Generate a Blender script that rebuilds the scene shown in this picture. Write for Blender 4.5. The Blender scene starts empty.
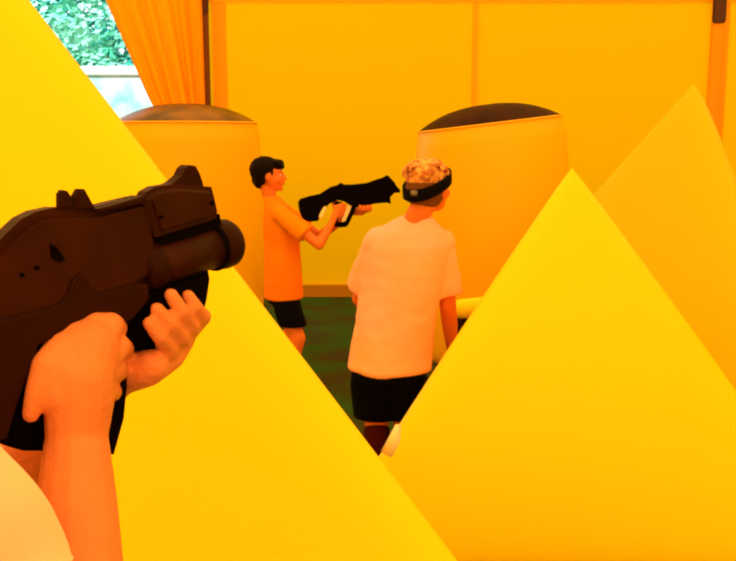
import bpy, bmesh, math, random
from mathutils import Vector, Matrix, noise
V = Vector
random.seed(7)
scene = bpy.context.scene
COL = scene.collection

# ------------------------------------------------------------------ camera
FOC = 900.0
CAM = V((0, 0, 1.6))
PITCH = math.radians(9.0)
FW = V((0, math.cos(PITCH), -math.sin(PITCH)))
UP = V((0, math.sin(PITCH), math.cos(PITCH)))
RT = V((1, 0, 0))
cd = bpy.data.cameras.new('camera'); cam = bpy.data.objects.new('camera', cd); COL.objects.link(cam)
cam.location = CAM; cam.rotation_euler = (math.radians(90) - PITCH, 0, 0)
cd.sensor_width = 36; cd.lens = 36 * FOC / 736; cd.clip_start = 0.02
scene.camera = cam

def ray(px, py):
    return FW + RT * ((px - 368) / FOC) + UP * ((280.5 - py) / FOC)
def D(px, py, d):            # point at depth d along the viewing axis
    return CAM + ray(px, py) * d
def W(px, py, Y):            # point on the vertical plane y = Y
    r = ray(px, py)
    return CAM + r * (Y / r.y)

# ------------------------------------------------------------------ materials
def nodes(m):
    m.use_nodes = True
    nt = m.node_tree
    return nt, nt.nodes['Principled BSDF']
def mat(name, col, rough=0.6, spec=0.4, noise_scale=0, noise_amt=0.0, bump=0, bump_scale=60, sheen=0, col2=None, coat=0, stretch=None, metal=0):
    m = bpy.data.materials.new(name); nt, b = nodes(m)
    b.inputs['Base Color'].default_value = (*col, 1)
    b.inputs['Roughness'].default_value = rough
    b.inputs['Specular IOR Level'].default_value = spec
    b.inputs['Metallic'].default_value = metal
    b.inputs['Coat Weight'].default_value = coat
    if sheen: b.inputs['Sheen Weight'].default_value = sheen
    tc = nt.nodes.new('ShaderNodeTexCoord')
    src = tc.outputs['Object']
    if stretch:
        mp = nt.nodes.new('ShaderNodeMapping'); mp.inputs['Scale'].default_value = stretch
        nt.links.new(src, mp.inputs['Vector']); src = mp.outputs['Vector']
    if noise_scale:
        n = nt.nodes.new('ShaderNodeTexNoise'); n.inputs['Scale'].default_value = noise_scale; n.inputs['Detail'].default_value = 4
        nt.links.new(src, n.inputs['Vector'])
        r = nt.nodes.new('ShaderNodeValToRGB')
        c2 = col2 or tuple(c * (1 - noise_amt) for c in col)
        r.color_ramp.elements[0].position = .35; r.color_ramp.elements[1].position = .65
        r.color_ramp.elements[0].color = (*c2, 1); r.color_ramp.elements[1].color = (*col, 1)
        nt.links.new(n.outputs['Fac'], r.inputs['Fac']); nt.links.new(r.outputs['Color'], b.inputs['Base Color'])
    if bump:
        n = nt.nodes.new('ShaderNodeTexNoise'); n.inputs['Scale'].default_value = bump_scale; n.inputs['Detail'].default_value = 3
        nt.links.new(src, n.inputs['Vector'])
        bp = nt.nodes.new('ShaderNodeBump'); bp.inputs['Strength'].default_value = bump; bp.inputs['Distance'].default_value = .01
        nt.links.new(n.outputs['Fac'], bp.inputs['Height']); nt.links.new(bp.outputs['Normal'], b.inputs['Normal'])
    return m
def fabric(name, refl, trans, mix=0.5):
    """thin tent cloth: reflects and lets light through"""
    m = bpy.data.materials.new(name); m.use_nodes = True; nt = m.node_tree
    nt.nodes.remove(nt.nodes['Principled BSDF'])
    out = nt.nodes['Material Output']
    d = nt.nodes.new('ShaderNodeBsdfDiffuse'); d.inputs['Color'].default_value = (*refl, 1)
    t = nt.nodes.new('ShaderNodeBsdfTranslucent'); t.inputs['Color'].default_value = (*trans, 1)
    mx = nt.nodes.new('ShaderNodeMixShader'); mx.inputs['Fac'].default_value = mix
    nt.links.new(d.outputs[0], mx.inputs[1]); nt.links.new(t.outputs[0], mx.inputs[2]); nt.links.new(mx.outputs[0], out.inputs['Surface'])
    n = nt.nodes.new('ShaderNodeTexNoise'); n.inputs['Scale'].default_value = 1.2
    bp = nt.nodes.new('ShaderNodeBump'); bp.inputs['Strength'].default_value = .25; bp.inputs['Distance'].default_value = .05
    tc = nt.nodes.new('ShaderNodeTexCoord'); nt.links.new(tc.outputs['Object'], n.inputs['Vector'])
    nt.links.new(n.outputs['Fac'], bp.inputs['Height']); nt.links.new(bp.outputs['Normal'], d.inputs['Normal'])
    return m

M = {}
M['vinyl'] = mat('yellow_vinyl', (.95, .69, .0008), .5, .12, bump=.15, bump_scale=4)
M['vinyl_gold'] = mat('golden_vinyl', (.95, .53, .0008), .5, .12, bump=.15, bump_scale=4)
M['vinyl_amber'] = mat('amber_vinyl', (.95, .52, .0008), .42, .2, bump=.15, bump_scale=3)
M['cap'] = mat('brown_vinyl', (.22, .09, .003), .34, .25, noise_scale=4, col2=(.05, .014, .001), bump=.5, bump_scale=7)
M['cap_dark'] = mat('dark_brown_vinyl', (.045, .008, .001), .5, .05, noise_scale=5, noise_amt=.6, bump=.2, bump_scale=6)
M['pale_patch'] = mat('pale_cream', (.95, .80, .50), .45, .3)
M['wall'] = fabric('yellow_tent_cloth', (.95, .49, .0006), (.95, .44, .0006), .45)
M['roof'] = fabric('roof_tent_cloth', (.95, .54, .12), (.98, .52, .13), .62)
M['curtain'] = fabric('orange_curtain_cloth', (.95, .37, .001), (.95, .34, .001), .40)
M['seam'] = mat('orange_seam_tape', (.90, .36, .004), .7, .2)
M['turf'] = mat('green_turf', (.028, .105, .012), .95, .1, noise_scale=3.0, col2=(.050, .048, .012), bump=.9, bump_scale=220)
M['skirt'] = mat('tent_skirt_cloth', (.55, .25, .01), .8, .2)
M['ground'] = mat('lawn_ground', (.18, .34, .10), .95, .1, noise_scale=2, noise_amt=.4)
M['post_dark'] = mat('brown_metal', (.16, .045, .004), .5, .4)
M['post_orange'] = mat('orange_metal', (.90, .36, .003), .6, .2)
M['bracket'] = mat('dark_brown_metal', (.07, .012, .003), .5, .4)
M['gun'] = mat('brown_gun_plastic', (.040, .0065, .0004), .5, .10, noise_scale=14, noise_amt=.35)
M['gun_lo'] = mat('dark_gun_plastic', (.022, .0032, .0004), .55, .08)
M['gun_black'] = mat('black_gun_plastic', (.0022, .0006, .0005), .7, .03)
M['lens'] = mat('lens_glass', (.03, .015, .03), .12, .7)
M['skin'] = mat('skin', (.84, .255, .095), .55, .3, noise_scale=14, noise_amt=.12, bump=.2, bump_scale=200)
M['skin_boy'] = mat('skin_boy', (.85, .20, .03), .55, .3, noise_scale=30, noise_amt=.08)
M['skin_tan'] = mat('skin_tan', (.70, .17, .02), .6, .25, noise_scale=30, noise_amt=.1)
M['shirt_cream'] = mat('cream_cotton', (.93, .72, .64), .9, .1, bump=.15, bump_scale=9)
M['shirt_peach'] = mat('peach_cotton', (.90, .47, .56), .9, .1, noise_scale=2.0, col2=(.92, .44, .24), bump=.3, bump_scale=7)
M['shirt_orange'] = mat('orange_cotton', (.92, .29, .004), .9, .1, noise_scale=4, col2=(.94, .21, .004), bump=.3, bump_scale=9)
M['shin_shade'] = mat('maroon_shin_shade', (.05, .005, .002), .9, .05)  # flat dark colour for the shade on the blond player's shins
M['black_cloth'] = mat('black_cotton', (.003, .0025, .003), .95, .05)
M['denim'] = mat('dark_trouser_cloth', (.03, .03, .04), .9, .1)
M['hair_black'] = mat('black_hair', (.006, .002, .001), .7, .08, bump=.6, bump_scale=90)
M['hair_brown'] = mat('brown_hair', (.05, .02, .008), .6, .3, bump=.6, bump_scale=90)
M['hair_fade'] = mat('cropped_brown_hair', (.16, .05, .006), .8, .2, bump=.6, bump_scale=200)
M['hair_blond'] = mat('bleached_hair', (.95, .48, .14), .6, .2, noise_scale=40, col2=(.36, .07, .004), bump=.5, bump_scale=80)
M['band'] = mat('black_elastic', (.003, .002, .002), .8, .05)
M['grey'] = mat('grey_plastic', (.20, .17, .15), .5, .4)
M['shoe'] = mat('white_shoe', (.75, .70, .65), .6, .3)
M['sole'] = mat('shoe_sole', (.25, .2, .15), .8, .2)
M['eye'] = mat('eye_white', (.85, .82, .8), .2, .5)
M['iris'] = mat('iris_dark', (.03, .015, .01), .15, .5)
M['lip'] = mat('lip', (.60, .12, .07), .5, .3)
M['leaf'] = mat('teal_leaf', (.025, .32, .24), .6, .2, noise_scale=1.6, col2=(.008, .17, .15))
M['leaf2'] = mat('light_leaf', (.34, .72, .55), .6, .2, noise_scale=1.6, col2=(.07, .50, .32))
M['bark'] = mat('bark', (.16, .11, .07), .9, .1, bump=.8, bump_scale=30)
M['white_paint'] = mat('white_paint', (.9, .93, .95), .5, .4)
M['banner'] = mat('pale_blue_mesh', (.46, .60, .64), .7, .1, noise_scale=3.4, col2=(.16, .46, .40))

# ------------------------------------------------------------------ helpers
def link(name, me, m=None, parent=None, smooth=True, kind=None):
    o = bpy.data.objects.new(name, me); COL.objects.link(o)
    if m is not None:
        me.materials.clear(); me.materials.append(m)
    if parent is not None: o.parent = parent
    if kind: o['kind'] = kind
    for p in me.polygons: p.use_smooth = smooth
    return o
def bm_obj(name, bm, m, parent=None, smooth=True, kind=None):
    bmesh.ops.recalc_face_normals(bm, faces=bm.faces)
    me = bpy.data.meshes.new(name); bm.to_mesh(me); bm.free()
    return link(name, me, m, parent, smooth, kind)
def root(name, loc, label, cat, group=None):
    o = bpy.data.objects.new(name, None); COL.objects.link(o); o.location = loc
    o.empty_display_size = .1
    o['label'] = label; o['category'] = cat
    if group: o['group'] = group
    return o
def reparent(root_o, objs):
    """world-space meshes go under an empty that has its own location"""
    inv = Matrix.Translation(root_o.location).inverted()
    for o in objs:
        if o.parent is None:
            o.parent = root_o; o.matrix_parent_inverse = inv
def box(bm, c, s, R=None):
    m = Matrix.Translation(V(c)) @ (R.to_4x4() if R else Matrix.Identity(4)) @ Matrix.Diagonal((s[0], s[1], s[2], 1))
    return bmesh.ops.create_cube(bm, size=1, matrix=m)['verts']
def sphere(bm, c, r, sc=(1, 1, 1), R=None, seg=20):
    m = Matrix.Translation(V(c)) @ (R.to_4x4() if R else Matrix.Identity(4)) @ Matrix.Diagonal((r * sc[0], r * sc[1], r * sc[2], 1))
    bmesh.ops.create_uvsphere(bm, u_segments=seg, v_segments=max(8, seg // 2), radius=1, matrix=m)
def capsule(bm, p0, r0, p1, r1, seg=14):
    """tapered limb with round ends"""
    p0 = V(p0); p1 = V(p1); ax = (p1 - p0)
    L = ax.length
    if L < 1e-6: sphere(bm, p0, max(r0, r1)); return
    ax.normalize(); u = ax.orthogonal().normalized(); w = ax.cross(u)
    rings = []
    for k in range(0, 5):
        a = math.pi / 2 * k / 5; rings.append((-r0 * math.cos(a), r0 * math.sin(a)))
    for k in range(0, 5): rings.append((L * k / 4, r0 + (r1 - r0) * k / 4))
    for k in range(1, 6):
        a = math.pi / 2 * k / 5; rings.append((L + r1 * math.sin(a), r1 * math.cos(a)))
    prev = None
    for i, (t, r) in enumerate(rings):
        if r < 1e-5: ring = [bm.verts.new(p0 + ax * t)]
        else: ring = [bm.verts.new(p0 + ax * t + (u * math.cos(2 * math.pi * j / seg) + w * math.sin(2 * math.pi * j / seg)) * r) for j in range(seg)]
        if prev:
            bridge(bm, prev, ring)
        prev = ring
def bridge(bm, a, b):
    if len(a) == 1 and len(b) == 1: return
    n = max(len(a), len(b))
    for j in range(n):
        k = (j + 1) % n
        if len(a) == 1: bm.faces.new((a[0], b[j], b[k]))
        elif len(b) == 1: bm.faces.new((a[j], b[0], a[k]))
        else: bm.faces.new((a[j], b[j], b[k], a[k]))
def loft(bm, secs, seg=28, cap=True):
    """secs: (centre, xaxis, rx, yaxis, ry)"""
    prev = None
    for (c, xa, rx, ya, ry) in secs:
        ring = [bm.verts.new(V(c) + V(xa) * (rx * math.cos(2 * math.pi * j / seg)) + V(ya) * (ry * math.sin(2 * math.pi * j / seg))) for j in range(seg)]
        if prev: bridge(bm, prev, ring)
        elif cap: bm.faces.new(ring)
        prev = ring
    if cap: bm.faces.new(list(reversed(prev)))
def chain(bm, pts):
    for a, b in zip(pts, pts[1:]): capsule(bm, a[0], a[1], b[0], b[1])
def fuse(bm, voxel, smooth_it=6, fac=.5):
    """merge overlapping volumes into one continuous surface"""
    bmesh.ops.recalc_face_normals(bm, faces=bm.faces)
    me = bpy.data.meshes.new('tmp'); bm.to_mesh(me); bm.free()
    o = bpy.data.objects.new('tmp', me); COL.objects.link(o)
    r = o.modifiers.new('r', 'REMESH'); r.mode = 'VOXEL'; r.voxel_size = voxel
    if smooth_it:
        s = o.modifiers.new('s', 'SMOOTH'); s.iterations = smooth_it; s.factor = fac
    dg = bpy.context.evaluated_depsgraph_get(); dg.update()
    out = bpy.data.meshes.new_from_object(o.evaluated_get(dg))
    bpy.data.objects.remove(o); bpy.data.meshes.remove(me)
    return out
def ripple(me, amp, scale, off=(0, 0, 0), aniso=(1, 1, 1)):
    me.update()
    ns = [v.normal.copy() for v in me.vertices]
    for v, n in zip(me.vertices, ns):
        q = V((v.co.x * aniso[0], v.co.y * aniso[1], v.co.z * aniso[2])) * scale + V(off)
        v.co += n * (amp * noise.noise(q))
    me.update()
def tube(bm, pts, r, seg=8):
    for a, b in zip(pts, pts[1:]): capsule(bm, a, r, b, r, seg)

# ------------------------------------------------------------------ the tent
WY = 9.1
def plane(name, pts, m, kind='structure', sub=1):
    bm = bmesh.new(); vs = [bm.verts.new(p) for p in pts]; bm.faces.new(vs)
    if sub > 1: bmesh.ops.subdivide_edges(bm, edges=bm.edges, cuts=sub, use_grid_fill=True)
    return bm_obj(name, bm, m, None, False, kind)
X0, X1, Y0, HH = -5.2, 5.4, -3.2, 3.5
bm = bmesh.new(); box(bm, ((X0 + X1) / 2, (Y0 + WY) / 2, -.05), (X1 - X0, WY - Y0, .1)); bm_obj('floor', bm, M['turf'], None, False, 'structure')
bm = bmesh.new(); box(bm, (0, 30, -.12), (90, 41.6, .1)); bm_obj('outdoor_ground', bm, M['ground'], None, False, 'structure')
xp = W(207, 60, WY).x      # x of the left post
xq = W(713, 60, WY).x
plane('wall_back', [(xp, WY, 0), (X1, WY, 0), (X1, WY, HH), (xp, WY, HH)], M['wall'])
plane('wall_left', [(X0, Y0, 0), (X0, WY, 0), (X0, WY, HH), (X0, Y0, HH)], M['wall'])
plane('wall_right', [(X1, Y0, 0), (X1, WY, 0), (X1, WY, HH), (X1, Y0, HH)], M['wall'])
plane('wall_front', [(X0, Y0, 0), (X1, Y0, 0), (X1, Y0, HH), (X0, Y0, HH)], M['roof'])
bm = bmesh.new()
xm = (X0 + X1) / 2
a = [bm.verts.new(p) for p in ((X0, Y0, HH), (xm, Y0, HH + 1.5), (X1, Y0, HH), (X0, WY, HH), (xm, WY, HH + 1.5), (X1, WY, HH))]
bm.faces.new((a[0], a[1], a[4], a[3])); bm.faces.new((a[1], a[2], a[5], a[4]))
bm.faces.new((a[0], a[1], a[2])); bm.faces.new((a[3], a[4], a[5]))
me = bpy.data.meshes.new('ceiling'); bm.to_mesh(me); bm.free(); link('ceiling', me, M['roof'], None, False, 'structure')
# header band above the doorway
bm = bmesh.new(); box(bm, ((X0 + xp) / 2, WY, (3.25 + HH) / 2), (xp - X0, .02, HH - 3.25)); bm_obj('trim_1', bm, M['seam'], None, False, 'structure')
# vertical seam, horizontal seam, lapped strips, skirt rail
def strip(name, pxa, pxb, zt, zb, y, m, t=.012):
    xa = W(pxa, 60, WY).x; xb = W(pxb, 60, WY).x
    bm = bmesh.new(); box(bm, ((xa + xb) / 2, y, (zt + zb) / 2), (xb - xa, t, zt - zb)); return bm_obj(name, bm, m, None, False, 'structure')
M['lap'] = mat('lapped_tent_cloth', (.93, .43, .004), .8, .2)
M['lap2'] = mat('pale_lapped_cloth', (.93, .40, .004), .8, .2)
strip('trim_2', 472, 478, HH, .12, WY - .008, M['lap'])
strip('trim_3', 213, 227, HH, .12, WY - .008, M['lap2'])
strip('trim_4', 719, 727, HH, .12, WY - .008, M['lap2'])
zb = W(400, 3, WY).z
bm = bmesh.new(); box(bm, ((xp + X1) / 2, WY - .012, zb + .03), (X1 - xp, .014, .05)); bm_obj('trim_5', bm, M['lap'], None, False, 'structure')
bm = bmesh.new(); box(bm, ((xp + X1) / 2, WY - .04, .055), (X1 - xp, .06, .13)); bm_obj('baseboard_back', bm, M['skirt'], None, False, 'structure')

def post(px, w, m, zl, label, bw, bl, mb=None):
    x = W(px, 60, WY).x
    r = root('tent_post', (x, WY - .045, 0), label, 'post')
    bm = bmesh.new(); box(bm, (0, 0, HH / 2), (w, .05, HH))
    bmesh.ops.bevel(bm, geom=bm.edges[:], offset=.006, segments=2, affect='EDGES')
    bm_obj('pole', bm, m, r, False)
    bm = bmesh.new(); box(bm, (0, -.035, zl + (HH - zl) / 2), (bw, .04, HH - zl))
    bmesh.ops.bevel(bm, geom=bm.edges[:], offset=.012, segments=2, affect='EDGES')
    o = bm_obj('bracket', bm, M['bracket'], r, False)
    if bl: o['label'] = bl
    bm = bmesh.new(); box(bm, (0, -.015, .01), (w * 2, .05, .02)); bm_obj('foot_plate', bm, m, r, False)
    return r
post(207.5, .055, M['post_dark'], W(207, 14, WY).z, 'slim dark brown tent post at the right edge of the orange curtain', .075, 'dark brown top bracket')
post(713.5, .11, M['post_orange'], W(713, 24, WY).z, 'orange tent post with dark top bracket at the right end of the back wall', .13, 'dark brown top bracket')

# curtain gathered at the doorway
def curtain():
    x_r = xp - .005; y = WY - .18
    lt = (W(96, 0, y).x, 3.42)
    def left(z):   # left edge of the cloth against height
        pts = [(3.45, W(88, 0, y).x), (3.0, W(101, 0, y).x), (W(148, 97, y).z, W(147, 97, y).x), (1.35, W(183, 200, y).x), (.9, W(170, 200, y).x), (.1, W(135, 200, y).x)]
        for (za, xa), (zb_, xb) in zip(pts, pts[1:]):
            if z <= za and z >= zb_:
                t = (za - z) / (za - zb_); return xa + (xb - xa) * t
        return pts[-1][1]
    bm = bmesh.new(); NU, NZ = 150, 60; rows = []
    for j in range(NZ + 1):
        z = 3.42 - (3.42 - .1) * j / NZ; xl = left(z); row = []
        squeeze = (x_r - xl)
        for i in range(NU + 1):
            u = i / NU
            ph = u * 2 * math.pi * 8.5 + .6 * math.sin(z * 1.3 + u * 5)
            amp = .042 * (.6 + .5 * noise.noise(V((u * 6, z * .5, 3))))
            row.append(bm.verts.new((xl + squeeze * u + .012 * math.sin(ph * .7 + z), y + amp * math.sin(ph), z)))
        rows.append(row)
    for r0, r1 in zip(rows, rows[1:]):
        for i in range(NU): bm.faces.new((r0[i], r0[i + 1], r1[i + 1], r1[i]))
    rt = root('curtain', (x_r - .3, y, 0), 'orange gathered tent curtain hanging beside the open doorway', 'curtain')
    c = bm_obj('drape', bm, M['curtain'])
    bm = bmesh.new(); xl = left(1.35)
    loft(bm, [((xl / 2 + x_r / 2, y, 1.31), (1, 0, 0), (x_r - xl) / 2 + .03, (0, 1, 0), .06), ((xl / 2 + x_r / 2, y, 1.39), (1, 0, 0), (x_r - xl) / 2 + .03, (0, 1, 0), .06)], cap=False)
    t = bm_obj('tie_band', bm, M['seam'])
    bm = bmesh.new(); tube(bm, [(X0 + .1, y, 3.43), (xp, y, 3.43)], .018); rd = bm_obj('rod', bm, M['post_dark'])
    reparent(rt, [c, t, rd])
curtain()

# ------------------------------------------------------------------ inflatable pyramids
def pyramid(apex, base, m, bulge, label, voxel=.035, name='inflatable_pyramid', sm=14):
    """air filled pyramid: swollen faces, welded rounded edges"""
    apex = V(apex); base = [V(b) for b in base]
    cen = (apex + sum(base, V())) / (len(base) + 1)
    bm = bmesh.new(); N = 64
    def face(a, b, c, bl):
        n = (b - a).cross(c - a).normalized()
        if n.dot((a + b + c) / 3 - cen) < 0: n = -n
        g = {}
        for i in range(N + 1):
            for j in range(N + 1 - i):
                k = N - i - j; u, v, w = i / N, j / N, k / N
                h = bl * (27 * u * v * w) ** .8 if u * v * w > 0 else 0
                g[(i, j)] = bm.verts.new(a * u + b * v + c * w + n * h)
        for i in range(N):
            for j in range(N - i):
                bm.faces.new((g[(i, j)], g[(i + 1, j)], g[(i, j + 1)]))
                if i + j < N - 1: bm.faces.new((g[(i + 1, j)], g[(i + 1, j + 1)], g[(i, j + 1)]))
    nb = len(base)
    for i in range(nb): face(apex, base[i], base[(i + 1) % nb], bulge)
    if nb == 3: face(base[0], base[1], base[2], 0)
    bmesh.ops.remove_doubles(bm, verts=bm.verts, dist=.0005)
    bmesh.ops.recalc_face_normals(bm, faces=bm.faces)
    for _ in range(sm): bmesh.ops.smooth_vert(bm, verts=bm.verts, factor=.5, use_axis_x=True, use_axis_y=True, use_axis_z=True)
    me = bpy.data.meshes.new('cover'); bm.to_mesh(me); bm.free()
    for v in me.vertices:
        if v.co.z < .03: v.co.z = max(.002, v.co.z)
    c0 = V((sum(b.x for b in base) / nb, sum(b.y for b in base) / nb, 0))
    rt = root(name, c0, label, 'inflatable pyramid')
    o = link('cover', me, m); parts = [o]
    # welded base band
    bm = bmesh.new()
    for i in range(nb):
        a, b = base[i], base[(i + 1) % nb]
        ca = (c0 - a).normalized() * .05; cb = (c0 - b).normalized() * .05
        capsule(bm, a + ca + V((0, 0, .022)), .02, b + cb + V((0, 0, .022)), .02, 10)
    parts.append(bm_obj('base_seam', bm, m))
    reparent(rt, parts)
    return rt, parts
def ext(p, q, t): return V(p) + (V(q) - V(p)) * t
# left, nearest the shooter: apex above the frame
aL = W(-26, -100, 2.4)
pyramid(aL, [(.812, 1.6, 0), (-2.95, 1.6, 0), (-1.1, 4.0, 0)], M['vinyl'], .02, 'large yellow inflatable pyramid just behind the laser gun, top out of frame')
aR = W(572, 153, 3.75)
rR, pR = pyramid(aR, [(-.275, 3.1, 0), (1.88, 3.1, 0), (.98, 4.6, 0)], M['vinyl'], .07, 'bright yellow inflatable pyramid in front, pointed top below the tilted drum')
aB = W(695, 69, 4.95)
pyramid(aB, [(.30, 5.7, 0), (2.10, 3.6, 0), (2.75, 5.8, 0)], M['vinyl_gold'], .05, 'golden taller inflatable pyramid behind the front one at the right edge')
# pale cream tab low on the front pyramid's left edge
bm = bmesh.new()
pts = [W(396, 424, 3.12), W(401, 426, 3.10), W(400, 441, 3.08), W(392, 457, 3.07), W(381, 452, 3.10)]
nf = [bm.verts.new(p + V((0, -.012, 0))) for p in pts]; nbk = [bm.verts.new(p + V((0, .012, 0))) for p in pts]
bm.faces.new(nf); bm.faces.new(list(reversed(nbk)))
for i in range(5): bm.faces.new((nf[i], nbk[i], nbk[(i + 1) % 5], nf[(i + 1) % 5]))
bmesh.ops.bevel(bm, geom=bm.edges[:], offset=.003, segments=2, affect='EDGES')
piece = bm_obj('patch', bm, M['pale_patch'], None, True); piece['label'] = 'pale cream patch'; reparent(rR, [piece])

# ------------------------------------------------------------------ inflatable drums with dark domed tops
def drum(cx, cy, R, zc, tiltx, tilty, dome, m, mcap, label, belly=.05):
    rt = root('inflatable_drum', (cx, cy, 0), label, 'inflatable drum')
    def prof(t):   # radius against height fraction
        return R * (1 + belly * math.sin(math.pi * min(1, t * 1.0)) ** .8 - .02 * (t > .97))
    Q = Matrix.Rotation(tilty, 3, 'Y') @ Matrix.Rotation(tiltx, 3, 'X')
    piv = V((0, 0, zc))
    def tp(p, t): # tilt grows to the top
        q = piv + Q @ (V(p) - piv)
        return V(p).lerp(q, t ** 2)
    bm = bmesh.new(); seg = 64; prev = None; n = 40
    for j in range(n + 1):
        t = j / n; z = .004 + (zc - .004) * t; r = prof(t)
        if t < .04: r *= .97 + .03 * t / .04
        ring = [bm.verts.new(tp((r * math.cos(2 * math.pi * k / seg), r * math.sin(2 * math.pi * k / seg), z), t)) for k in range(seg)]
        if prev: bridge(bm, prev, ring)
        else: bm.faces.new(ring)
        prev = ring
    bm_obj('side_wall', bm, m, rt)
    bm = bmesh.new(); prev = None
    for j in range(15):
        a = j / 14; r = R * .99 * (1 - a); z = zc + dome * (1 - (1 - a) ** 2.5)
        if j == 14: ring = [bm.verts.new(piv + Q @ (V((0, 0, z)) - piv))]
        else: ring = [bm.verts.new(piv + Q @ (V((r * math.cos(2 * math.pi * k / seg) * 1.0, r * math.sin(2 * math.pi * k / seg), z + .003 * math.sin(k * 1.9) * a)) - piv)) for k in range(seg)]
        if prev: bridge(bm, prev, ring)
        prev = ring
    bm_obj('domed_top', bm, mcap, rt)
    bm = bmesh.new()
    ring = [piv + Q @ (V((R * .99 * math.cos(2 * math.pi * k / 48), R * .99 * math.sin(2 * math.pi * k / 48), zc)) - piv) for k in range(49)]
    tube(bm, ring, .007, 6)
    bm_obj('rim_seam', bm, m, rt)
    return rt
cl = W(186, 123, 7.0); drum(cl.x, 7.0, .55, cl.z, 0, 0, .142, M['vinyl_amber'], M['cap'], 'amber inflatable drum with a mottled brown domed top left of the boy in orange')
cr = W(489, 124, 6.6); drum(cr.x, 6.6, .525, cr.z, 0, math.radians(-6.8), .138, M['vinyl_amber'], M['cap_dark'], 'inflatable drum with a tilted dark brown top behind the blond player', .08)

# small low inflatable between the players and the front pyramid
def bolster():
    c = W(474, 309, 4.9)
    rt = root('inflatable_bolster', (c.x, 4.9, 0), 'small low yellow inflatable bolster on a dark stand beside the blond player', 'inflatable bolster')
    bm = bmesh.new()
    capsule(bm, (-.07, 0, c.z), .055, (.16, .05, c.z + .01), .06, 24); bm_obj('cushion', bm, M['vinyl'], rt)
    bm = bmesh.new(); sphere(bm, (-.115, -.012, c.z), .032, (.6, .9, 1)); o = bm_obj('pale_highlight', bm, M['pale_patch'], rt); o['label'] = 'pale cream highlight on the cushion end'  # pale blob painting a white highlight on the cushion
    bm = bmesh.new(); box(bm, (.02, .03, c.z / 2 - .02), (.30, .10, c.z - .05))
    bmesh.ops.bevel(bm, geom=bm.edges[:], offset=.02, segments=3, affect='EDGES'); bm_obj('stand', bm, M['gun_lo'], rt)
bolster()

# ------------------------------------------------------------------ outdoors
def tree(x, y, h, r, m, label, seed):
    rnd = random.Random(seed)
    rt = root('leafy_tree', (x, y, -.07), label, 'tree', None)
    bm = bmesh.new()
    capsule(bm, (0, 0, .12), .16, (rnd.uniform(-.2, .2), 0, h * .55), .09)
    for k in range(5):
        a = k * 1.26 + rnd.random(); capsule(bm, (0, 0, h * (.25 + .05 * k)), .06, (math.cos(a) * r * .6, math.sin(a) * r * .6, h * (.45 + .08 * k)), .025, 8)
    bm_obj('trunk', bm, M['bark'], rt)
    bm = bmesh.new(); clumps = []
    for k in range(44):
        a = rnd.uniform(0, 6.283); zz = rnd.uniform(.12, .95); rr = r * math.sqrt(rnd.random()) * (1.1 - abs(zz - .45))
        clumps.append((V((math.cos(a) * rr, math.sin(a) * rr, zz * h)), rnd.uniform(.35, .62)))
    for c, cr_ in clumps:
        for q in range(170):
            d = V((rnd.gauss(0, 1), rnd.gauss(0, 1), rnd.gauss(0, 1))).normalized()
            p = c + d * cr_ * rnd.uniform(.75, 1.05)
            s = rnd.uniform(.05, .10)
            n = (d + V((rnd.uniform(-.7, .7), rnd.uniform(-.7, .7), rnd.uniform(-.3, .9)))).normalized()
            u = n.orthogonal().normalized(); w = n.cross(u)
            vs = [bm.verts.new(p + u * s), bm.verts.new(p + w * s * .55), bm.verts.new(p - u * s), bm.verts.new(p - w * s * .55)]
            bm.faces.new(vs)
    me = bpy.data.meshes.new('foliage'); bm.to_mesh(me); bm.free(); link('foliage', me, m, rt, False)
tree(-4.5, 14.4, 3.45, 1.25, M['leaf2'], 'pale green bushy tree outside the doorway just above the white fence rail', 2)
tree(-5.1, 18.4, 5.8, 2.0, M['leaf'], 'tall dark teal tree outside the doorway, at the top of the opening', 3)
tree(-8.0, 22.8, 6.6, 2.4, M['leaf2'], 'pale tree farthest back outside the doorway, beside the tall teal one', 4)
def fence():
    y = 12.2; zt = W(108, 67, y).z
    rt = root('fence', (-5, y, -.07), 'pale blue mesh fence with a white top rail outside the tent doorway', 'fence')
    bm = bmesh.new(); box(bm, (0, 0, zt / 2), (9, .03, zt)); bm_obj('mesh_panel', bm, M['banner'], rt, False)
    bm = bmesh.new(); box(bm, (0, -.03, zt + .02), (9.1, .09, .11)); bmesh.ops.bevel(bm, geom=bm.edges[:], offset=.015, segments=2, affect='EDGES'); bm_obj('top_rail', bm, M['white_paint'], rt, False)
    for x in (-4.4, -2.2, .05, 2.2, 4.4):
        bm = bmesh.new(); box(bm, (x, -.05, zt / 2), (.08, .08, zt)); bm_obj('fence_post', bm, M['white_paint'], rt, False)
fence()

# ------------------------------------------------------------------ laser guns
def slab(name, poly, to3, n, t0, t1, m, bev=.006, seg=3):
    """side outline extruded from offset t0 to t1 along n, edges rounded"""
    bm = bmesh.new()
    P = [to3(p[0], p[1], t0) for p in poly]
    a = [bm.verts.new(p) for p in P]; b = [bm.verts.new(p + n * (t1 - t0)) for p in P]
    fa = bm.faces.new(a); fb = bm.faces.new(list(reversed(b)))
    L = len(P)
    for i in range(L): bm.faces.new((a[i], b[i], b[(i + 1) % L], a[(i + 1) % L]))
    bmesh.ops.recalc_face_normals(bm, faces=bm.faces)
    if bev:
        es = [e for f in (fa, fb) for e in f.edges]
        bmesh.ops.bevel(bm, geom=list(set(es)), offset=bev, segments=seg, affect='EDGES', clamp_overlap=True)
    big = [f for f in bm.faces if len(f.verts) > 4]
    bmesh.ops.triangulate(bm, faces=big)
    o = bm_obj(name, bm, m, None, False)
    return o

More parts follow.
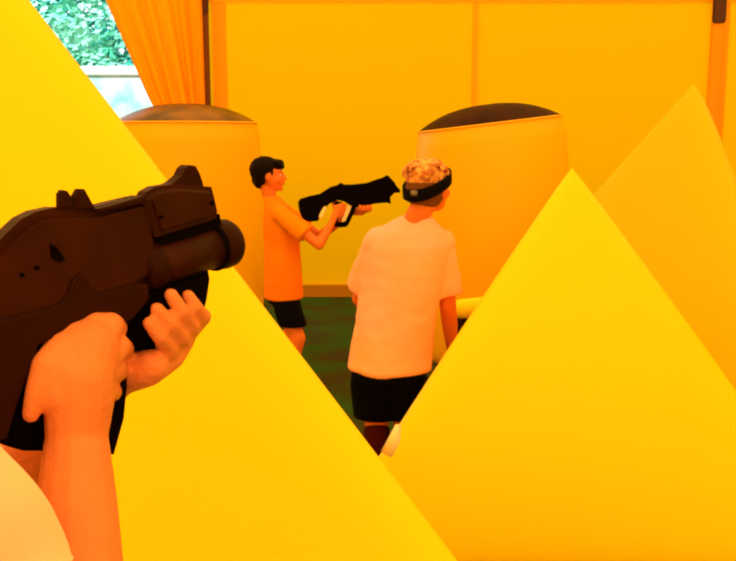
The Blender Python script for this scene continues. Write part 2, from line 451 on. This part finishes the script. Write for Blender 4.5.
PSI = math.radians(52)
GA = V((math.cos(PSI), math.sin(PSI), 0))                 # muzzle direction
GN = V((math.sin(PSI), -math.cos(PSI), 0))                # towards the camera side
GM = D(231, 243, 1.10)                                     # a point on the gun's right side, at the muzzle
def G(px, py, off=0.0):
    r = ray(px, py)
    t = (GM + GN * off - CAM).dot(GN) / r.dot(GN)
    return CAM + r * t
parts = []
TH = -.038
parts.append(slab('receiver', [(-190, 352), (-120, 322), (-50, 290), (-20, 266), (0, 247), (14, 232), (28, 219), (42, 212), (60, 208), (98, 208), (118, 203), (143, 197), (150, 201), (156, 218), (160, 240), (160, 262), (152, 282), (138, 290), (120, 300), (60, 312), (30, 330), (12, 400), (0, 425), (-60, 440), (-190, 470)], G, GN, 0, TH, M['gun'], .010, 4))
lr = slab('lower_receiver', [(-40, 330), (10, 318), (42, 310), (62, 303), (70, 294), (74, 280), (82, 273), (88, 278), (93, 288), (100, 293), (135, 284), (150, 284), (150, 300), (135, 318), (120, 330), (70, 336), (40, 345), (20, 400), (8, 440), (-40, 438)], G, GN, .006, -.042, M['gun_lo'], .003)
parts.append(lr)
parts.append(slab('grip_frame', [(40, 335), (112, 318), (128, 330), (131, 380), (127, 420), (117, 456), (98, 450), (50, 452), (26, 452), (9, 447), (8, 420), (20, 360)], G, GN, -.012, -.046, M['gun_black'], .006))
parts.append(slab('magazine', [(108, 302), (152, 288), (160, 300), (155, 330), (160, 350), (140, 352), (126, 345), (118, 330)], G, GN, -.008, -.05, M['gun_black'], .006))
hs = slab('barrel_shroud', [(147, 200), (151, 192), (160, 187), (178, 184), (216, 187), (219, 198), (222, 212), (220, 218), (212, 222), (185, 230), (160, 238), (154, 222)], G, GN, .008, -.022, M['gun'], .008)
parts.append(hs)
parts.append(slab('front_sight', [(158, 191), (166, 187), (176, 182), (183, 176), (187, 168), (191, 165), (197, 166), (201, 173), (204, 182), (206, 192)], G, GN, -.004, -.024, M['gun_lo'], .003))
parts.append(slab('rear_sight', [(61, 210), (61, 194), (64, 190), (69, 191), (73, 197), (75, 210)], G, GN, -.004, -.016, M['gun_lo'], .003))
parts.append(slab('rear_sight', [(75, 210), (76, 196), (80, 189), (86, 189), (90, 196), (98, 211)], G, GN, -.004, -.016, M['gun_lo'], .003))
parts.append(slab('rail', [(98, 209), (118, 204), (145, 196), (148, 203), (120, 208), (100, 212)], G, GN, .002, -.024, M['gun_lo'], .002))
parts.append(slab('under_rail', [(156, 232), (222, 214), (224, 226), (205, 236), (158, 250)], G, GN, -.004, -.036, M['gun_black'], .004))
parts.append(slab('handguard', [(128, 294), (160, 286), (211, 268), (213, 280), (210, 300), (206, 317), (196, 312), (186, 318), (160, 330), (135, 335)], G, GN, -.006, -.05, M['gun_black'], .006))
# slot, groove and screws
s = slab('vent_slot', [(50, 243), (56, 246), (66, 260), (60, 263), (52, 258)], G, GN, .0015, -.003, M['gun_black'], .0008); parts.append(s)
for (x, y, r) in ((212, 203, 3.0), (161, 217, 2.0), (37, 268, 2.4), (22, 275, 2.2)):
    bm = bmesh.new(); c = G(x, y, .0085 if x > 140 else .001); rr = r * .0011
    R_ = GN.to_track_quat('Z', 'Y').to_matrix()
    bmesh.ops.create_cone(bm, cap_ends=True, segments=16, radius1=rr, radius2=rr * .8, depth=.004, matrix=Matrix.Translation(c) @ R_.to_4x4())
    parts.append(bm_obj('screw', bm, M['gun_black'], None, False))
# lower barrel tube with a wide muzzle ring
a0 = G(146, 266, -.020); a1 = G(219, 245, -.020); ax = (a1 - a0).normalized()
def turned(name, prof, m, parent=None):
    bm = bmesh.new(); u = ax.orthogonal().normalized(); w = ax.cross(u); prev = None
    for (t, r) in prof:
        ring = [bm.verts.new(a0 + ax * t + (u * math.cos(2 * math.pi * j / 40) + w * math.sin(2 * math.pi * j / 40)) * r) for j in range(40)]
        if prev: bridge(bm, prev, ring)
        else: bm.faces.new(ring)
        prev = ring
    bm.faces.new(list(reversed(prev))); o = bm_obj(name, bm, m, parent, True); return o
LL = (a1 - a0).length
parts.append(turned('barrel', [(0, .020), (.004, .0255), (LL, .0265)], M['gun']))
parts.append(turned('barrel_collar', [(-.012, .018), (-.008, .028), (.010, .029), (.014, .024)], M['gun_lo']))
mz = turned('muzzle_ring', [(LL - .018, .025), (LL - .014, .0295), (LL + .004, .031), (LL + .014, .030), (LL + .020, .026), (LL + .021, .020), (LL + .010, .018)], M['gun_lo']); parts.append(mz)
parts.append(turned('ring_groove', [(LL - .016, .0290), (LL - .012, .0303), (LL - .009, .0303), (LL - .007, .0290)], M['gun_black']))
parts.append(turned('lens', [(LL + .009, .017), (LL + .013, .015), (LL + .016, .008), (LL + .017, .001)], M['lens']))
# butt pad
parts.append(slab('butt_pad', [(-215, 352), (-188, 352), (-188, 472), (-222, 470)], G, GN, .004, -.06, M['gun_black'], .006))
rg = root('laser_gun', G(80, 330, -.03), 'dark brown laser tag gun held up close in the foreground at left', 'toy gun')
reparent(rg, parts)

# the boy's gun
BY = 5.62
def B(px, py, off=0.0): return W(px, py, BY - .10 - off)
def bq(x, y): return (290 + x / 6.133, 165 + y / 6.133)
n2 = V((0, -1, 0))
parts = []
parts.append(slab('receiver', [bq(*p) for p in [(48, 228), (60, 210), (120, 192), (180, 180), (210, 160), (245, 138), (300, 122), (380, 122), (470, 112), (540, 88), (570, 78), (600, 80), (620, 240), (595, 232), (520, 238), (450, 258), (395, 262), (330, 225), (290, 215), (240, 240), (200, 290), (170, 345), (110, 348), (75, 330), (55, 280)]], B, n2, .03, -.03, M['gun_black'], .008))
parts.append(slab('front_sight', [bq(*p) for p in [(560, 85), (585, 66), (600, 63), (615, 78), (640, 105), (655, 130), (600, 130)]], B, n2, .012, -.012, M['gun_black'], .003))
parts.append(slab('rear_sight', [bq(*p) for p in [(290, 130), (300, 113), (318, 112), (345, 130)]], B, n2, .012, -.012, M['gun_black'], .002))
parts.append(slab('muzzle_block', [bq(*p) for p in [(600, 95), (640, 112), (678, 158), (672, 170), (640, 172), (618, 195), (606, 232), (590, 232)]], B, n2, .022, -.022, M['gun_black'], .005))
parts.append(slab('guard_loop', [bq(*p) for p in [(385, 240), (408, 262), (390, 300), (360, 365), (345, 380), (300, 384), (262, 372), (258, 358), (300, 352), (335, 345), (350, 310), (372, 262)]], B, n2, .014, -.014, M['gun_black'], .004))
parts.append(slab('grip', [bq(*p) for p in [(270, 230), (318, 225), (322, 262), (296, 330), (290, 366), (262, 372), (262, 330)]], B, n2, .014, -.014, M['gun_black'], .004))
pt = slab('stock_gap_fill', [bq(*p) for p in [(182, 300), (205, 258), (224, 250), (216, 285), (192, 325), (176, 322)]], B, n2, .034, .02, M['pale_patch'], .002); pt['label'] = 'pale cream fill for the stock opening'; parts.append(pt)  # pale panel added where the stock is open and bright background shows
pt = slab('guard_gap_fill', [bq(*p) for p in [(358, 232), (388, 236), (372, 275), (345, 345), (315, 352), (318, 330), (345, 270)]], B, n2, .012, .000, M['pale_patch'], .002); pt['label'] = 'pale cream fill for the stock opening'; parts.append(pt)  # another added pale panel, filling the see-through gap of the guard loop
rb = root('laser_gun', B(*bq(320, 220)), 'black laser tag gun aimed by the boy in the orange shirt', 'toy gun')
reparent(rb, parts)

# ------------------------------------------------------------------ people
def frame_from(dirv):
    f = V((dirv[0], dirv[1], 0)).normalized(); r = f.cross(V((0, 0, 1))); return f, r
def head_parts(bm, c, f, r, s=1.0, tilt=0.0):
    """c: centre of the skull; f forward, r right; adds skull, jaw, nose, ears. s = 1 for a 0.22 m head"""
    u = V((0, 0, 1))
    if tilt: 
        q = Matrix.Rotation(tilt, 3, r); f = q @ f; u = q @ u
    def P(x, y, z): return c + r * (x * s) + f * (y * s) + u * (z * s)
    R3 = Matrix((r, f, u)).transposed()
    sphere(bm, P(0, -.012, .022), .098 * s, (.80, .98, .90), R3)
    sphere(bm, P(0, .020, -.02), .080 * s, (.84, .90, 1.02), R3)
    loft(bm, [(P(0, .030, -.100), r, .026 * s, f, .034 * s), (P(0, .034, -.088), r, .042 * s, f, .046 * s), (P(0, .028, -.05), r, .058 * s, f, .060 * s), (P(0, .02, 0), r, .066 * s, f, .068 * s)])
    capsule(bm, P(0, .092, .012), .009 * s, P(0, .108, -.022), .014 * s)       # nose
    for k in (-1, 1):
        sphere(bm, P(.012 * k, .100, -.026), .009 * s)
        sphere(bm, P(.079 * k, -.004, -.008), .030 * s, (.28, .62, 1.0), R3)    # ears
        capsule(bm, P(.014 * k, .086, .026), .010 * s, P(.050 * k, .070, .028), .010 * s)   # brow
        sphere(bm, P(.040 * k, .062, -.025), .024 * s)                            # cheek
    capsule(bm, P(-.016, .094, -.055), .008 * s, P(.016, .094, -.055), .008 * s)
    sphere(bm, P(0, .076, -.088), .018 * s)
    return P, R3
def face_details(P, R3, s, own):
    for k in (-1, 1):
        bm = bmesh.new(); sphere(bm, P(.032 * k, .077, .006), .0112 * s, (1.15, .8, .62), R3, 16); own.append(bm_obj('eye', bm, M['eye']))
        bm = bmesh.new(); sphere(bm, P(.032 * k, .0845, .006), .0056 * s, (1, .6, 1), R3, 12); o = bm_obj('iris', bm, M['iris']); o.parent = own[-1]
    bm = bmesh.new(); sphere(bm, P(0, .101, -.055), .02 * s, (1.1, .25, .32), R3, 16); own.append(bm_obj('lips', bm, M['lip']))
def hand_relaxed(bm, w, d, palm_n, s=1.0, curl=.7):
    """hand from wrist w along d; palm_n = direction the palm faces; fingers curl towards it"""
    d = d.normalized(); palm_n = (palm_n - d * palm_n.dot(d)).normalized(); sd = d.cross(palm_n)
    e = w + d * .085 * s
    for k in range(4):
        o = (k - 1.5) * .019 * s
        chain(bm, [(w + sd * o * .6, .016 * s), (e + sd * o, .0125 * s)])
        L = (.036, .042, .039, .030)[k] * s; p = e + sd * o; dd = d
        for j in range(3):
            dd = (dd + palm_n * curl).normalized(); q = p + dd * L * (1, .72, .55)[j]
            capsule(bm, p, (.0095 - .0012 * j) * s, q, (.0087 - .0012 * j) * s, 10); p = q
    p = w + d * .02 * s - sd * .02 * s
    q = p - sd * .025 * s + d * .03 * s + palm_n * .012 * s; r_ = q + d * .032 * s + palm_n * .014 * s; t = r_ + d * .024 * s + palm_n * .006 * s
    chain(bm, [(p, .014 * s), (q, .0125 * s), (r_, .011 * s), (t, .009 * s)])
def shoes(own, ank, f, r, s, m):
    for a in ank:
        bm = bmesh.new(); b = V((a.x, a.y, 0))
        z = V((0, 0, 1))
        capsule(bm, b - f * .045 * s + z * .052, .040 * s, b + f * .06 * s + z * .046, .040 * s)
        capsule(bm, b + f * .06 * s + z * .046, .040 * s, b + f * .135 * s + z * .038, .032 * s)
        capsule(bm, b - f * .02 * s + z * .06, .042 * s, b - f * .01 * s + z * .10, .036 * s)
        me = fuse(bm, .007, 3)
        for v in me.vertices: v.co.z = max(v.co.z, .018)
        sh = link('shoe', me, m); own.append(sh)
        bm = bmesh.new()
        secs = []
        for zz in (.002, .02): 
            secs.append((b + f * .045 * s + z * zz, f, .135 * s, r, .044 * s))
        loft(bm, secs); so = bm_obj('sole', bm, M['sole']); so.parent = sh

# ---- boy in the orange shirt, aiming to the right
def boy():
    Y = BY; own = []
    f, r = frame_from((1, .04)); s = .93
    hc = W(269, 175.5, Y)
    nk = W(270, 197, Y); 
    RS = W(281, 214, Y - .13); LS = W(283, 212, Y + .13)
    RE = W(319, 245, Y - .22); LE = W(320, 236, Y + .12)
    RW = W(332, 222, Y - .15); LW = W(352, 212, Y - .03)
    ch = W(280, 228, Y); wa = W(282, 262, Y); pe = W(284, 290, Y)
    RH = pe + V((.0, -.075, -.02)); LH = pe + V((.0, .075, -.02))
    RK = V((pe.x + .09, Y - .10, .36)); LK = V((pe.x + .04, Y + .12, .36))
    RA = V((pe.x + .05, Y - .11, .09)); LA = V((pe.x - .10, Y + .14, .09))
    bm = bmesh.new()
    P, R3 = head_parts(bm, hc, f, r, s)
    capsule(bm, hc - f * .02 - V((0, 0, .04)), .045, nk, .044); capsule(bm, nk, .044, ch, .06)
    loft(bm, [(pe - V((0, 0, .05)), f, .07, r, .09), (pe, f, .075, r, .10), (wa, f, .075, r, .10), (ch, f, .085, r, .12), (ch + V((0, 0, .06)), f, .07, r, .12)])
    for S_, E_, W_ in ((RS, RE, RW), (LS, LE, LW)):
        capsule(bm, ch + V((0, 0, .02)), .05, S_, .042); chain(bm, [(S_, .042), (E_, .030)]); chain(bm, [(E_, .031), (E_.lerp(W_, .35), .031), (W_, .021)])
    # right hand round the grip
    def hp(x, y, o): return W(*bq(x, y), BY - .10 - o)
    chain(bm, [(RW, .021), (hp(285, 290, .03), .024), (hp(295, 262, .028), .022)])
    for k, (x0, y0) in enumerate(((318, 240), (316, 262), (310, 284), (304, 304))):
        chain(bm, [(hp(285, 262 + 14 * k, .034), .014), (hp(x0, y0, .032), .010), (hp(x0 + 22, y0 + 4, .014), .009), (hp(x0 + 14, y0 + 6, -.018), .008)])
    chain(bm, [(hp(272, 262, .022), .012), (hp(268, 232, -.01), .011), (hp(292, 222, -.03), .009)])
    # left hand under the fore end, palm up
    lp = hp(440, 285, -.02)
    chain(bm, [(LW, .021), (lp, .026)])
    for k in range(4):
        b0 = hp(430 + 22 * k, 275, 0)
        chain(bm, [(lp, .016), (b0 + V((0, -.035, .0)), .0095), (b0 + V((0, -.042, .028)), .009)])
    chain(bm, [(lp, .014), (lp + V((.0, .05, .02)), .011), (lp + V((.03, .05, .045)), .009)])
    for H_, K_, A_ in ((RH, RK, RA), (LH, LK, LA)):
        chain(bm, [(H_ - V((0, 0, .06)) - (H_ - pe) * .25, .060), (K_, .050)]); chain(bm, [(K_, .052), (K_.lerp(A_, .35) - f * .012, .050), (A_, .034)])
        capsule(bm, A_, .034, V((A_.x + .10, A_.y, .05)), .028)
    me = fuse(bm, .0075, 3); b = link('body', me, M['skin_boy']); own.append(b)
    face_details(P, R3, s, own)
    # hair: rounded dark mop, longer at the back of the skull
    bm = bmesh.new()
    sphere(bm, P(0, -.030, .040), .104 * s, (.86, .98, .86), R3)
    sphere(bm, P(0, .045, .070), .062 * s, (1.1, .95, .62), R3)
    sphere(bm, P(0, -.065, -.010), .070 * s, (1.0, .75, 1.1), R3)
    for k in (-1, 1): capsule(bm, P(.066 * k, -.02, .03), .024 * s, P(.072 * k, -.035, -.045), .014 * s)
    rnd = random.Random(3)
    for k in range(26):
        x = rnd.uniform(-.06, .06); capsule(bm, P(x, .05, .085), .016 * s, P(x * 1.1, .090 + rnd.uniform(-.008, .010), .058 + rnd.uniform(-.012, .012)), .006 * s, 8)
    me = fuse(bm, .006, 2); ripple(me, .006, 60); own.append(link('hair', me, M['hair_black']))
    # shirt
    bm = bmesh.new()
    hem = W(284, 298, Y)
    up = V((0, 0, 1))
    q1 = W(283, 272, Y)
    loft(bm, [(hem, f, .126, r, .155), (hem + up * .012, f, .126, r, .155), (q1, f, .118, r, .142), (W(282, 245, Y), f, .112, r, .138), (W(280, 222, Y), f, .108, r, .142), (W(277, 207, Y), f, .085, r, .125), (W(271, 196, Y), f, .053, r, .060)])
    for S_, E_ in ((RS, RE), (LS, LE)):
        m_ = S_.lerp(E_, .66); capsule(bm, ch + up * .03, .07, S_, .062); d = (E_ - S_).normalized(); uu = d.orthogonal().normalized(); ww = d.cross(uu)
        loft(bm, [(S_ - d * .02, uu, .058, ww, .058), (S_.lerp(E_, .3), uu, .060, ww, .060), (m_, uu, .063, ww, .063)])
    me = fuse(bm, .009, 5); ripple(me, .006, 9, (3, 1, 2), (1, 1, .6)); own.append(link('tshirt', me, M['shirt_orange']))
    # shorts
    bm = bmesh.new()
    loft(bm, [(pe - up * .08, f, .104, r, .133), (pe + up * .0, f, .102, r, .125)])
    for H_, K_ in ((RH, RK), (LH, LK)):
        d = (K_ - H_).normalized(); m_ = H_.lerp(K_, .72)
        loft(bm, [(H_ + V((0, 0, .01)), f, .070, r, .060), (H_.lerp(K_, .4), f, .090, r, .078), (m_, f, .090, r, .082)])
    me = fuse(bm, .009, 4); own.append(link('shorts', me, M['black_cloth']))
    shoes(own, (RA, LA), f, r, .88, M['shoe'])
    rt = root('person', (pe.x, Y, 0), 'boy in orange t-shirt and black shorts aiming a black laser gun to the right', 'person')
    reparent(rt, own)
boy()

# ---- blond player seen from behind, knees bent
def blond():
    Y = 3.9; own = []; up = V((0, 0, 1))
    f, r = frame_from((.12, 1)); hf, hr = frame_from((.62, .78)); s = 1.0
    hc = W(429, 189, Y + .02); nk = W(419, 213, Y - .02)
    LS = W(380, 243, Y); RS = W(440, 243, Y + .03)
    LE = W(360, 298, Y + .12); RE = W(448, 306, Y + .04)
    LWr = W(384, 322, Y + .36); RWr = W(452, 350, Y + .17)
    ch = W(405, 250, Y); wa = W(396, 312, Y - .01); pe = W(388, 352, Y - .03)
    LH = pe + V((-.085, 0, -.02)); RH = pe + V((.085, 0, -.02))
    LK = V((LH.x + .038, Y + .13, .35)); RK = V((RH.x + .0, Y + .13, .35))
    LA = V((LK.x, Y - .02, .09)); RA = V((RK.x, Y - .02, .09))
    bm = bmesh.new()
    P, R3 = head_parts(bm, hc, hf, hr, s, .10)
    capsule(bm, hc - hf * .02 - up * .05, .052, nk, .052); capsule(bm, nk, .052, ch, .07)
    loft(bm, [(pe - up * .06, f, .09, r, .14), (pe, f, .10, r, .15), (wa, f, .09, r, .13), (ch, f, .10, r, .15), (W(408, 232, Y), f, .08, r, .15)])
    for S_, E_, W_ in ((RS, RE, RWr), (LS, LE, LWr)):
        capsule(bm, W(408, 238, Y), .055, S_, .046); chain(bm, [(S_, .046), (E_, .038)]); chain(bm, [(E_, .038), (E_.lerp(W_, .35), .037), (W_, .026)])
        hand_relaxed(bm, W_, W_ - E_, (V((-1, 0, 0)) if S_ is RS else V((1, 0, 0))), .9)
    for H_, K_, A_ in ((RH, RK, RA), (LH, LK, LA)):
        chain(bm, [(H_ - up * .04, .078), (K_, .060)]); chain(bm, [(K_, .058), (K_.lerp(A_, .35) - f * .015, .056), (A_, .036)])
        capsule(bm, A_, .036, A_ + f * .10 - up * .04, .028)
    me = fuse(bm, .0075, 3); own.append(link('body', me, M['skin_tan']))
    # lighter skin on the head is the same body; hair pieces follow
    face_details(P, R3, s, own)
    bm = bmesh.new()
    sphere(bm, P(0, -.026, .004), .100 * s, (.86, .94, .92), R3); me = fuse(bm, .006, 1)
    ripple(me, .002, 90); own.append(link('cropped_hair', me, M['hair_fade'])); own[-1]['label'] = 'short brown cropped hair under the headband'
    bm = bmesh.new()
    sphere(bm, P(0, -.012, .050), .096 * s, (.90, 1.04, .76), R3)
    rnd = random.Random(11)
    for k in range(120):       # locks swirl outwards from the crown
        a = rnd.uniform(0, 6.283); e0 = rnd.uniform(.05, .9); tw = rnd.uniform(-.5, .9); ln = rnd.uniform(.35, .75); p = []
        for j in range(7):
            e = e0 + ln * j / 6; an = a + tw * j / 6 + .18 * math.sin(j * 1.9 + k)
            lift = 1.0 + .10 * math.sin(math.pi * j / 6) + (.06 if j < 6 else .10) * rnd.random()
            p.append(P(math.sin(e) * math.cos(an) * .090 * lift, -.022 + math.sin(e) * math.sin(an) * .100 * lift, .050 + math.cos(e) * .076 * lift))
        for j in range(6): capsule(bm, p[j], .0062 - .0006 * j, p[j + 1], .0056 - .0006 * j, 6)
    me = fuse(bm, .0034, 1); own.append(link('hair', me, M['hair_blond'])); own[-1]['label'] = 'curly bleached orange-blond hair on top'
    # headband: rises towards the right side of the face
    bm = bmesh.new(); seg = 64; prev = None; first = None
    for k in range(seg):
        a = 2 * math.pi * k / seg
        x = .094 * math.cos(a); y = -.012 + .110 * math.sin(a)
        yy = y + .012; zc = .024 - .024 * (.62 * x - .78 * yy) / .1 + .024 * (.78 * x + .62 * yy) / .1
        ring = []
        for (o, zz) in ((0, -.027), (.008, -.022), (.008, .022), (0, .027), (-.006, .022), (-.006, -.022)):
            ring.append(bm.verts.new(P(x * (1 + o / .09), -.012 + (y + .012) * (1 + o / .1), zc + zz)))
        if prev: bridge(bm, prev, ring)
        else: first = ring
        prev = ring
    bridge(bm, prev, first)
    hb = bm_obj('headband', bm, M['band']); own.append(hb)
    bm = bmesh.new(); box(bm, P(.012, -.129, .002), (.034, .014, .022), R3); bmesh.ops.bevel(bm, geom=bm.edges[:], offset=.004, segments=2, affect='EDGES')
    bk = bm_obj('sensor', bm, M['grey']); bk.parent = hb; bk['label'] = 'small grey sensor'
    # t-shirt
    bm = bmesh.new()
    hem = W(390, 368.5, Y - .02)
    loft(bm, [(hem, f, .158, r, .192), (hem + up * .012, f, .158, r, .192), (W(392, 345, Y), f, .154, r, .188), (W(397, 310, Y), f, .140, r, .178), (W(404, 270, Y), f, .138, r, .180), (W(407, 245, Y), f, .125, r, .182), (W(409, 231, Y), f, .10, r, .155), (W(414, 222, Y), f, .078, r, .095), (W(418, 217, Y), f, .066, r, .070)], 40)
    for S_, E_ in ((RS, RE), (LS, LE)):
        capsule(bm, W(406, 243, Y), .085, S_, .070); d = (E_ - S_).normalized(); uu = d.orthogonal().normalized(); ww = d.cross(uu); m_ = S_.lerp(E_, .82)
        loft(bm, [(S_ - d * .03, uu, .062, ww, .062), (S_.lerp(E_, .3), uu, .068, ww, .068), (m_, uu, .074, ww, .074)])
    me = fuse(bm, .009, 5); ripple(me, .014, 6, (1, 5, 2), (1, 1, .5)); ripple(me, .004, 16, (4, 5, 2), (1, 1, 1.4)); own.append(link('tshirt', me, M['shirt_peach']))
    bm = bmesh.new()
    loft(bm, [(pe - up * .12, f, .132, r, .168), (pe - up * .05, f, .122, r, .155), (pe + up * .01, f, .105, r, .135)])
    for H_, K_ in ((RH, RK), (LH, LK)):
        m_ = H_.lerp(K_, 1.06)
        loft(bm, [(H_ - up * .02, f, .085, r, .070), (H_.lerp(K_, .5), f, .112, r, .104), (m_ - up * .01, f, .108, r, .112)])
    me = fuse(bm, .009, 4); own.append(link('shorts', me, M['black_cloth']))
    for K_, A_ in ((RK, RA), (LK, LA)):  # dark covers over the shins, leg shade put into their colour
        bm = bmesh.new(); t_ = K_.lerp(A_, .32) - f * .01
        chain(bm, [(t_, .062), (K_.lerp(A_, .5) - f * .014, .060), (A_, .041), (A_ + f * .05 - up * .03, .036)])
        own.append(link('shin_shade', fuse(bm, .007, 3), M['shin_shade']))
    shoes(own, (RA, LA), f, r, .95, M['shoe'])
    rt = root('person', (pe.x, Y, 0), 'player with bleached curly hair and black headband seen from behind in a peach t-shirt', 'person')
    reparent(rt, own)
blond()

# ---- shooter in the foreground: arms and cream sleeve in view
def shooter():
    own = []; up = V((0, 0, 1))
    f, r = frame_from((.60, .80)); s = 1.05
    S = V((-.370, .66, 1.366)); E = D(75, 672, .86); LSh = S - r * .37; 
    mid = (S + LSh) / 2
    nk = mid + V((-.03, -.01, .10)); hc = mid + V((-.07, -.01, .25))
    ch = mid + V((-.02, -.02, -.08)); wa = mid + V((-.03, -.04, -.30)); pe = mid + V((-.04, -.05, -.44))
    LEl = D(-14, 496, 1.12)
    WR = G(77, 436, .018); WL = G(122, 373, -.045)
    RH = pe + r * .09 - up * .03; LH = pe - r * .09 - up * .03
    RK = RH + f * .03 + V((0, 0, -.40)); LK = LH + f * .10 + V((0, 0, -.40))
    RA = V((RK.x - f.x * .12, RK.y - f.y * .12, .09)); LA = V((LK.x + f.x * .03, LK.y + f.y * .03, .09))
    bm = bmesh.new()
    P, R3 = head_parts(bm, hc, f, r, s)
    capsule(bm, hc - f * .02 - up * .05, .056, nk, .058); capsule(bm, nk, .058, ch, .09)
    loft(bm, [(pe - up * .06, f, .10, r, .15), (pe, f, .11, r, .16), (wa, f, .10, r, .14), (ch, f, .11, r, .16), (mid, f, .08, r, .15)])
    for S_, E_ in ((S, E), (LSh, LEl)):
        capsule(bm, mid, .06, S_, .046); chain(bm, [(S_, .047), (E_, .043)])
    chain(bm, [(E, .043), (E.lerp(WR, .36), .0475), (E.lerp(WR, .72), .040), (WR, .0315)])
    chain(bm, [(LEl, .042), (LEl.lerp(WL, .35), .036), (LEl.lerp(WL, .7), .028), (WL, .024)])
    # right hand: back of the hand to the camera, fingers round the grip
    g = G
    chain(bm, [(WR, .0315), (g(79, 400, .016), .036), (g(78, 378, .014), .037)])
    chain(bm, [(g(78, 378, .014), .036), (g(88, 350, .010), .033)])
    chain(bm, [(g(62, 368, .008), .028), (g(80, 346, .006), .027)])
    for (kx, ky, rr) in ((110, 326, .0150), (117, 347, .0145), (112, 369, .014), (106, 390, .013)):
        chain(bm, [(g(80, 398, .020), .018), (g((kx + 80) / 2, (ky + 396) / 2 - 6, .022), .017), (g(kx, ky, .012), rr)])
        chain(bm, [(g(kx, ky, .012), rr), (g(kx + 6, ky + 2, -.016), rr * .86), (g(kx + 2, ky + 2, -.045), rr * .78), (g(kx - 16, ky + 3, -.062), rr * .7)])
    chain(bm, [(g(66, 350, .004), .019), (g(95, 328, .004), .0175), (g(110, 326, .010), .0145)])     # web at the top
    # thumb down the near side of the grip
    chain(bm, [(g(64, 352, .006), .022), (g(48, 366, .010), .0170), (g(37, 392, .010), .0118), (g(31, 414, .008), .0088)])
    chain(bm, [(g(60, 392, .012), .026), (g(56, 372, .008), .024)])
    # left hand: palm heel, outer edge and four curled fingers
    chain(bm, [(WL, .026), (g(146, 369, -.012), .0215), (g(152, 366, -.004), .0195)])
    chain(bm, [(g(150, 368, -.012), .0200), (g(170, 355, -.022), .0185), (g(182, 338, -.028), .0165)])
    for (tx, ty, kx, ky, rr, o) in ((149, 323, 170, 350, .0086, .016), (157, 309, 181, 337, .0090, .018), (171, 295, 190, 325, .0092, .018), (188, 296, 200, 315, .0088, .014)):
        mx, my = (tx * .45 + kx * .55), (ty * .45 + ky * .55)
        chain(bm, [(g(kx + 2, ky + 2, -.016), rr * 1.30), (g(kx, ky, o - .010), rr * 1.15), (g(mx, my, o), rr * 1.02), (g(tx, ty, o - .004), rr * .86)])
        chain(bm, [(g(160, 362, -.016), .015), (g(kx + 2, ky + 2, -.018), rr * 1.25)])
    chain(bm, [(g(150, 366, -.03), .015), (g(160, 345, -.062), .012), (g(165, 318, -.068), .0105), (g(170, 300, -.066), .009)])   # thumb on the far side
    for H_, K_, A_ in ((RH, RK, RA), (LH, LK, LA)):
        chain(bm, [(H_, .095), (K_, .06)]); chain(bm, [(K_, .06), (K_.lerp(A_, .35) - f * .015, .056), (A_, .038)])
        capsule(bm, A_, .038, A_ + f * .12 - up * .04, .03)
    me = fuse(bm, .0028, 3, .4); own.append(link('body', me, M['skin']))
    face_details(P, R3, s, own)
    bm = bmesh.new()
    sphere(bm, P(0, -.028, .040), .104 * s, (.86, .98, .86), R3); sphere(bm, P(0, -.06, -.01), .07 * s, (1.05, .75, 1.1), R3)
    me = fuse(bm, .007, 2); ripple(me, .006, 50); own.append(link('hair', me, M['hair_brown']))
    bm = bmesh.new()
    loft(bm, [(pe - up * .12, f, .158, r, .198), (pe, f, .152, r, .19), (wa, f, .14, r, .175), (ch, f, .14, r, .185), (mid + up * .0, f, .11, r, .17), (mid + up * .06, f, .085, r, .11), (mid + up * .10, f, .068, r, .072)], 40)
    for Q_ in (S, LSh): capsule(bm, mid, .09, Q_, .062); capsule(bm, mid + up * .055, .055, Q_ + up * .002, .056)
    for S_, E_, e in ((S, E, .60), (LSh, LEl, .6)):
        d = (E_ - S_).normalized(); uu = d.orthogonal().normalized(); ww = d.cross(uu)
        loft(bm, [(S_ - d * .03, uu, .062, ww, .062), (S_.lerp(E_, .3), uu, .066, ww, .066), (S_.lerp(E_, e), uu, .068, ww, .068)], 36)
    me = fuse(bm, .008, 5); ripple(me, .014, 11, (2, 5, 2)); own.append(link('tshirt', me, M['shirt_cream']))
    bm = bmesh.new()
    loft(bm, [(pe - up * .16, f, .145, r, .170), (pe - up * .02, f, .115, r, .145)])
    for H_, K_, A_ in ((RH, RK, RA), (LH, LK, LA)):
        chain(bm, [(H_ - up * .08, .088), (K_, .078)]); chain(bm, [(K_, .078), (A_ + up * .03, .062)])
    me = fuse(bm, .01, 4); own.append(link('trousers', me, M['denim']))
    shoes(own, (RA, LA), f, r, 1.05, M['shoe'])
    rt = root('person', (pe.x, pe.y, 0), 'shooter at the left edge in a cream t-shirt, bare arms gripping the brown laser gun', 'person')
    reparent(rt, own)
shooter()

# ------------------------------------------------------------------ light
sd = bpy.data.lights.new('sun', 'SUN'); sd.energy = 5.0; sd.angle = math.radians(2); sd.color = (1, .96, .9)
so = bpy.data.objects.new('sun', sd); COL.objects.link(so); so.rotation_euler = (math.radians(50), 0, math.radians(-18)); so.location = (0, -6, 12)
w = bpy.data.worlds.new('sky'); scene.world = w; w.use_nodes = True
bg = w.node_tree.nodes['Background']; bg.inputs['Color'].default_value = (.78, .93, 1, 1); bg.inputs['Strength'].default_value = 1.3

vs = scene.view_settings
vs.view_transform = 'Standard'; vs.look = 'None'; vs.exposure = 0.6; vs.gamma = 1; vs.use_curve_mapping = False
scene.cycles.max_bounces = 12; scene.cycles.diffuse_bounces = 8
scene.cycles.use_denoising = True
scene.cycles.filter_width = 2.2
scene.cycles.use_adaptive_sampling = False
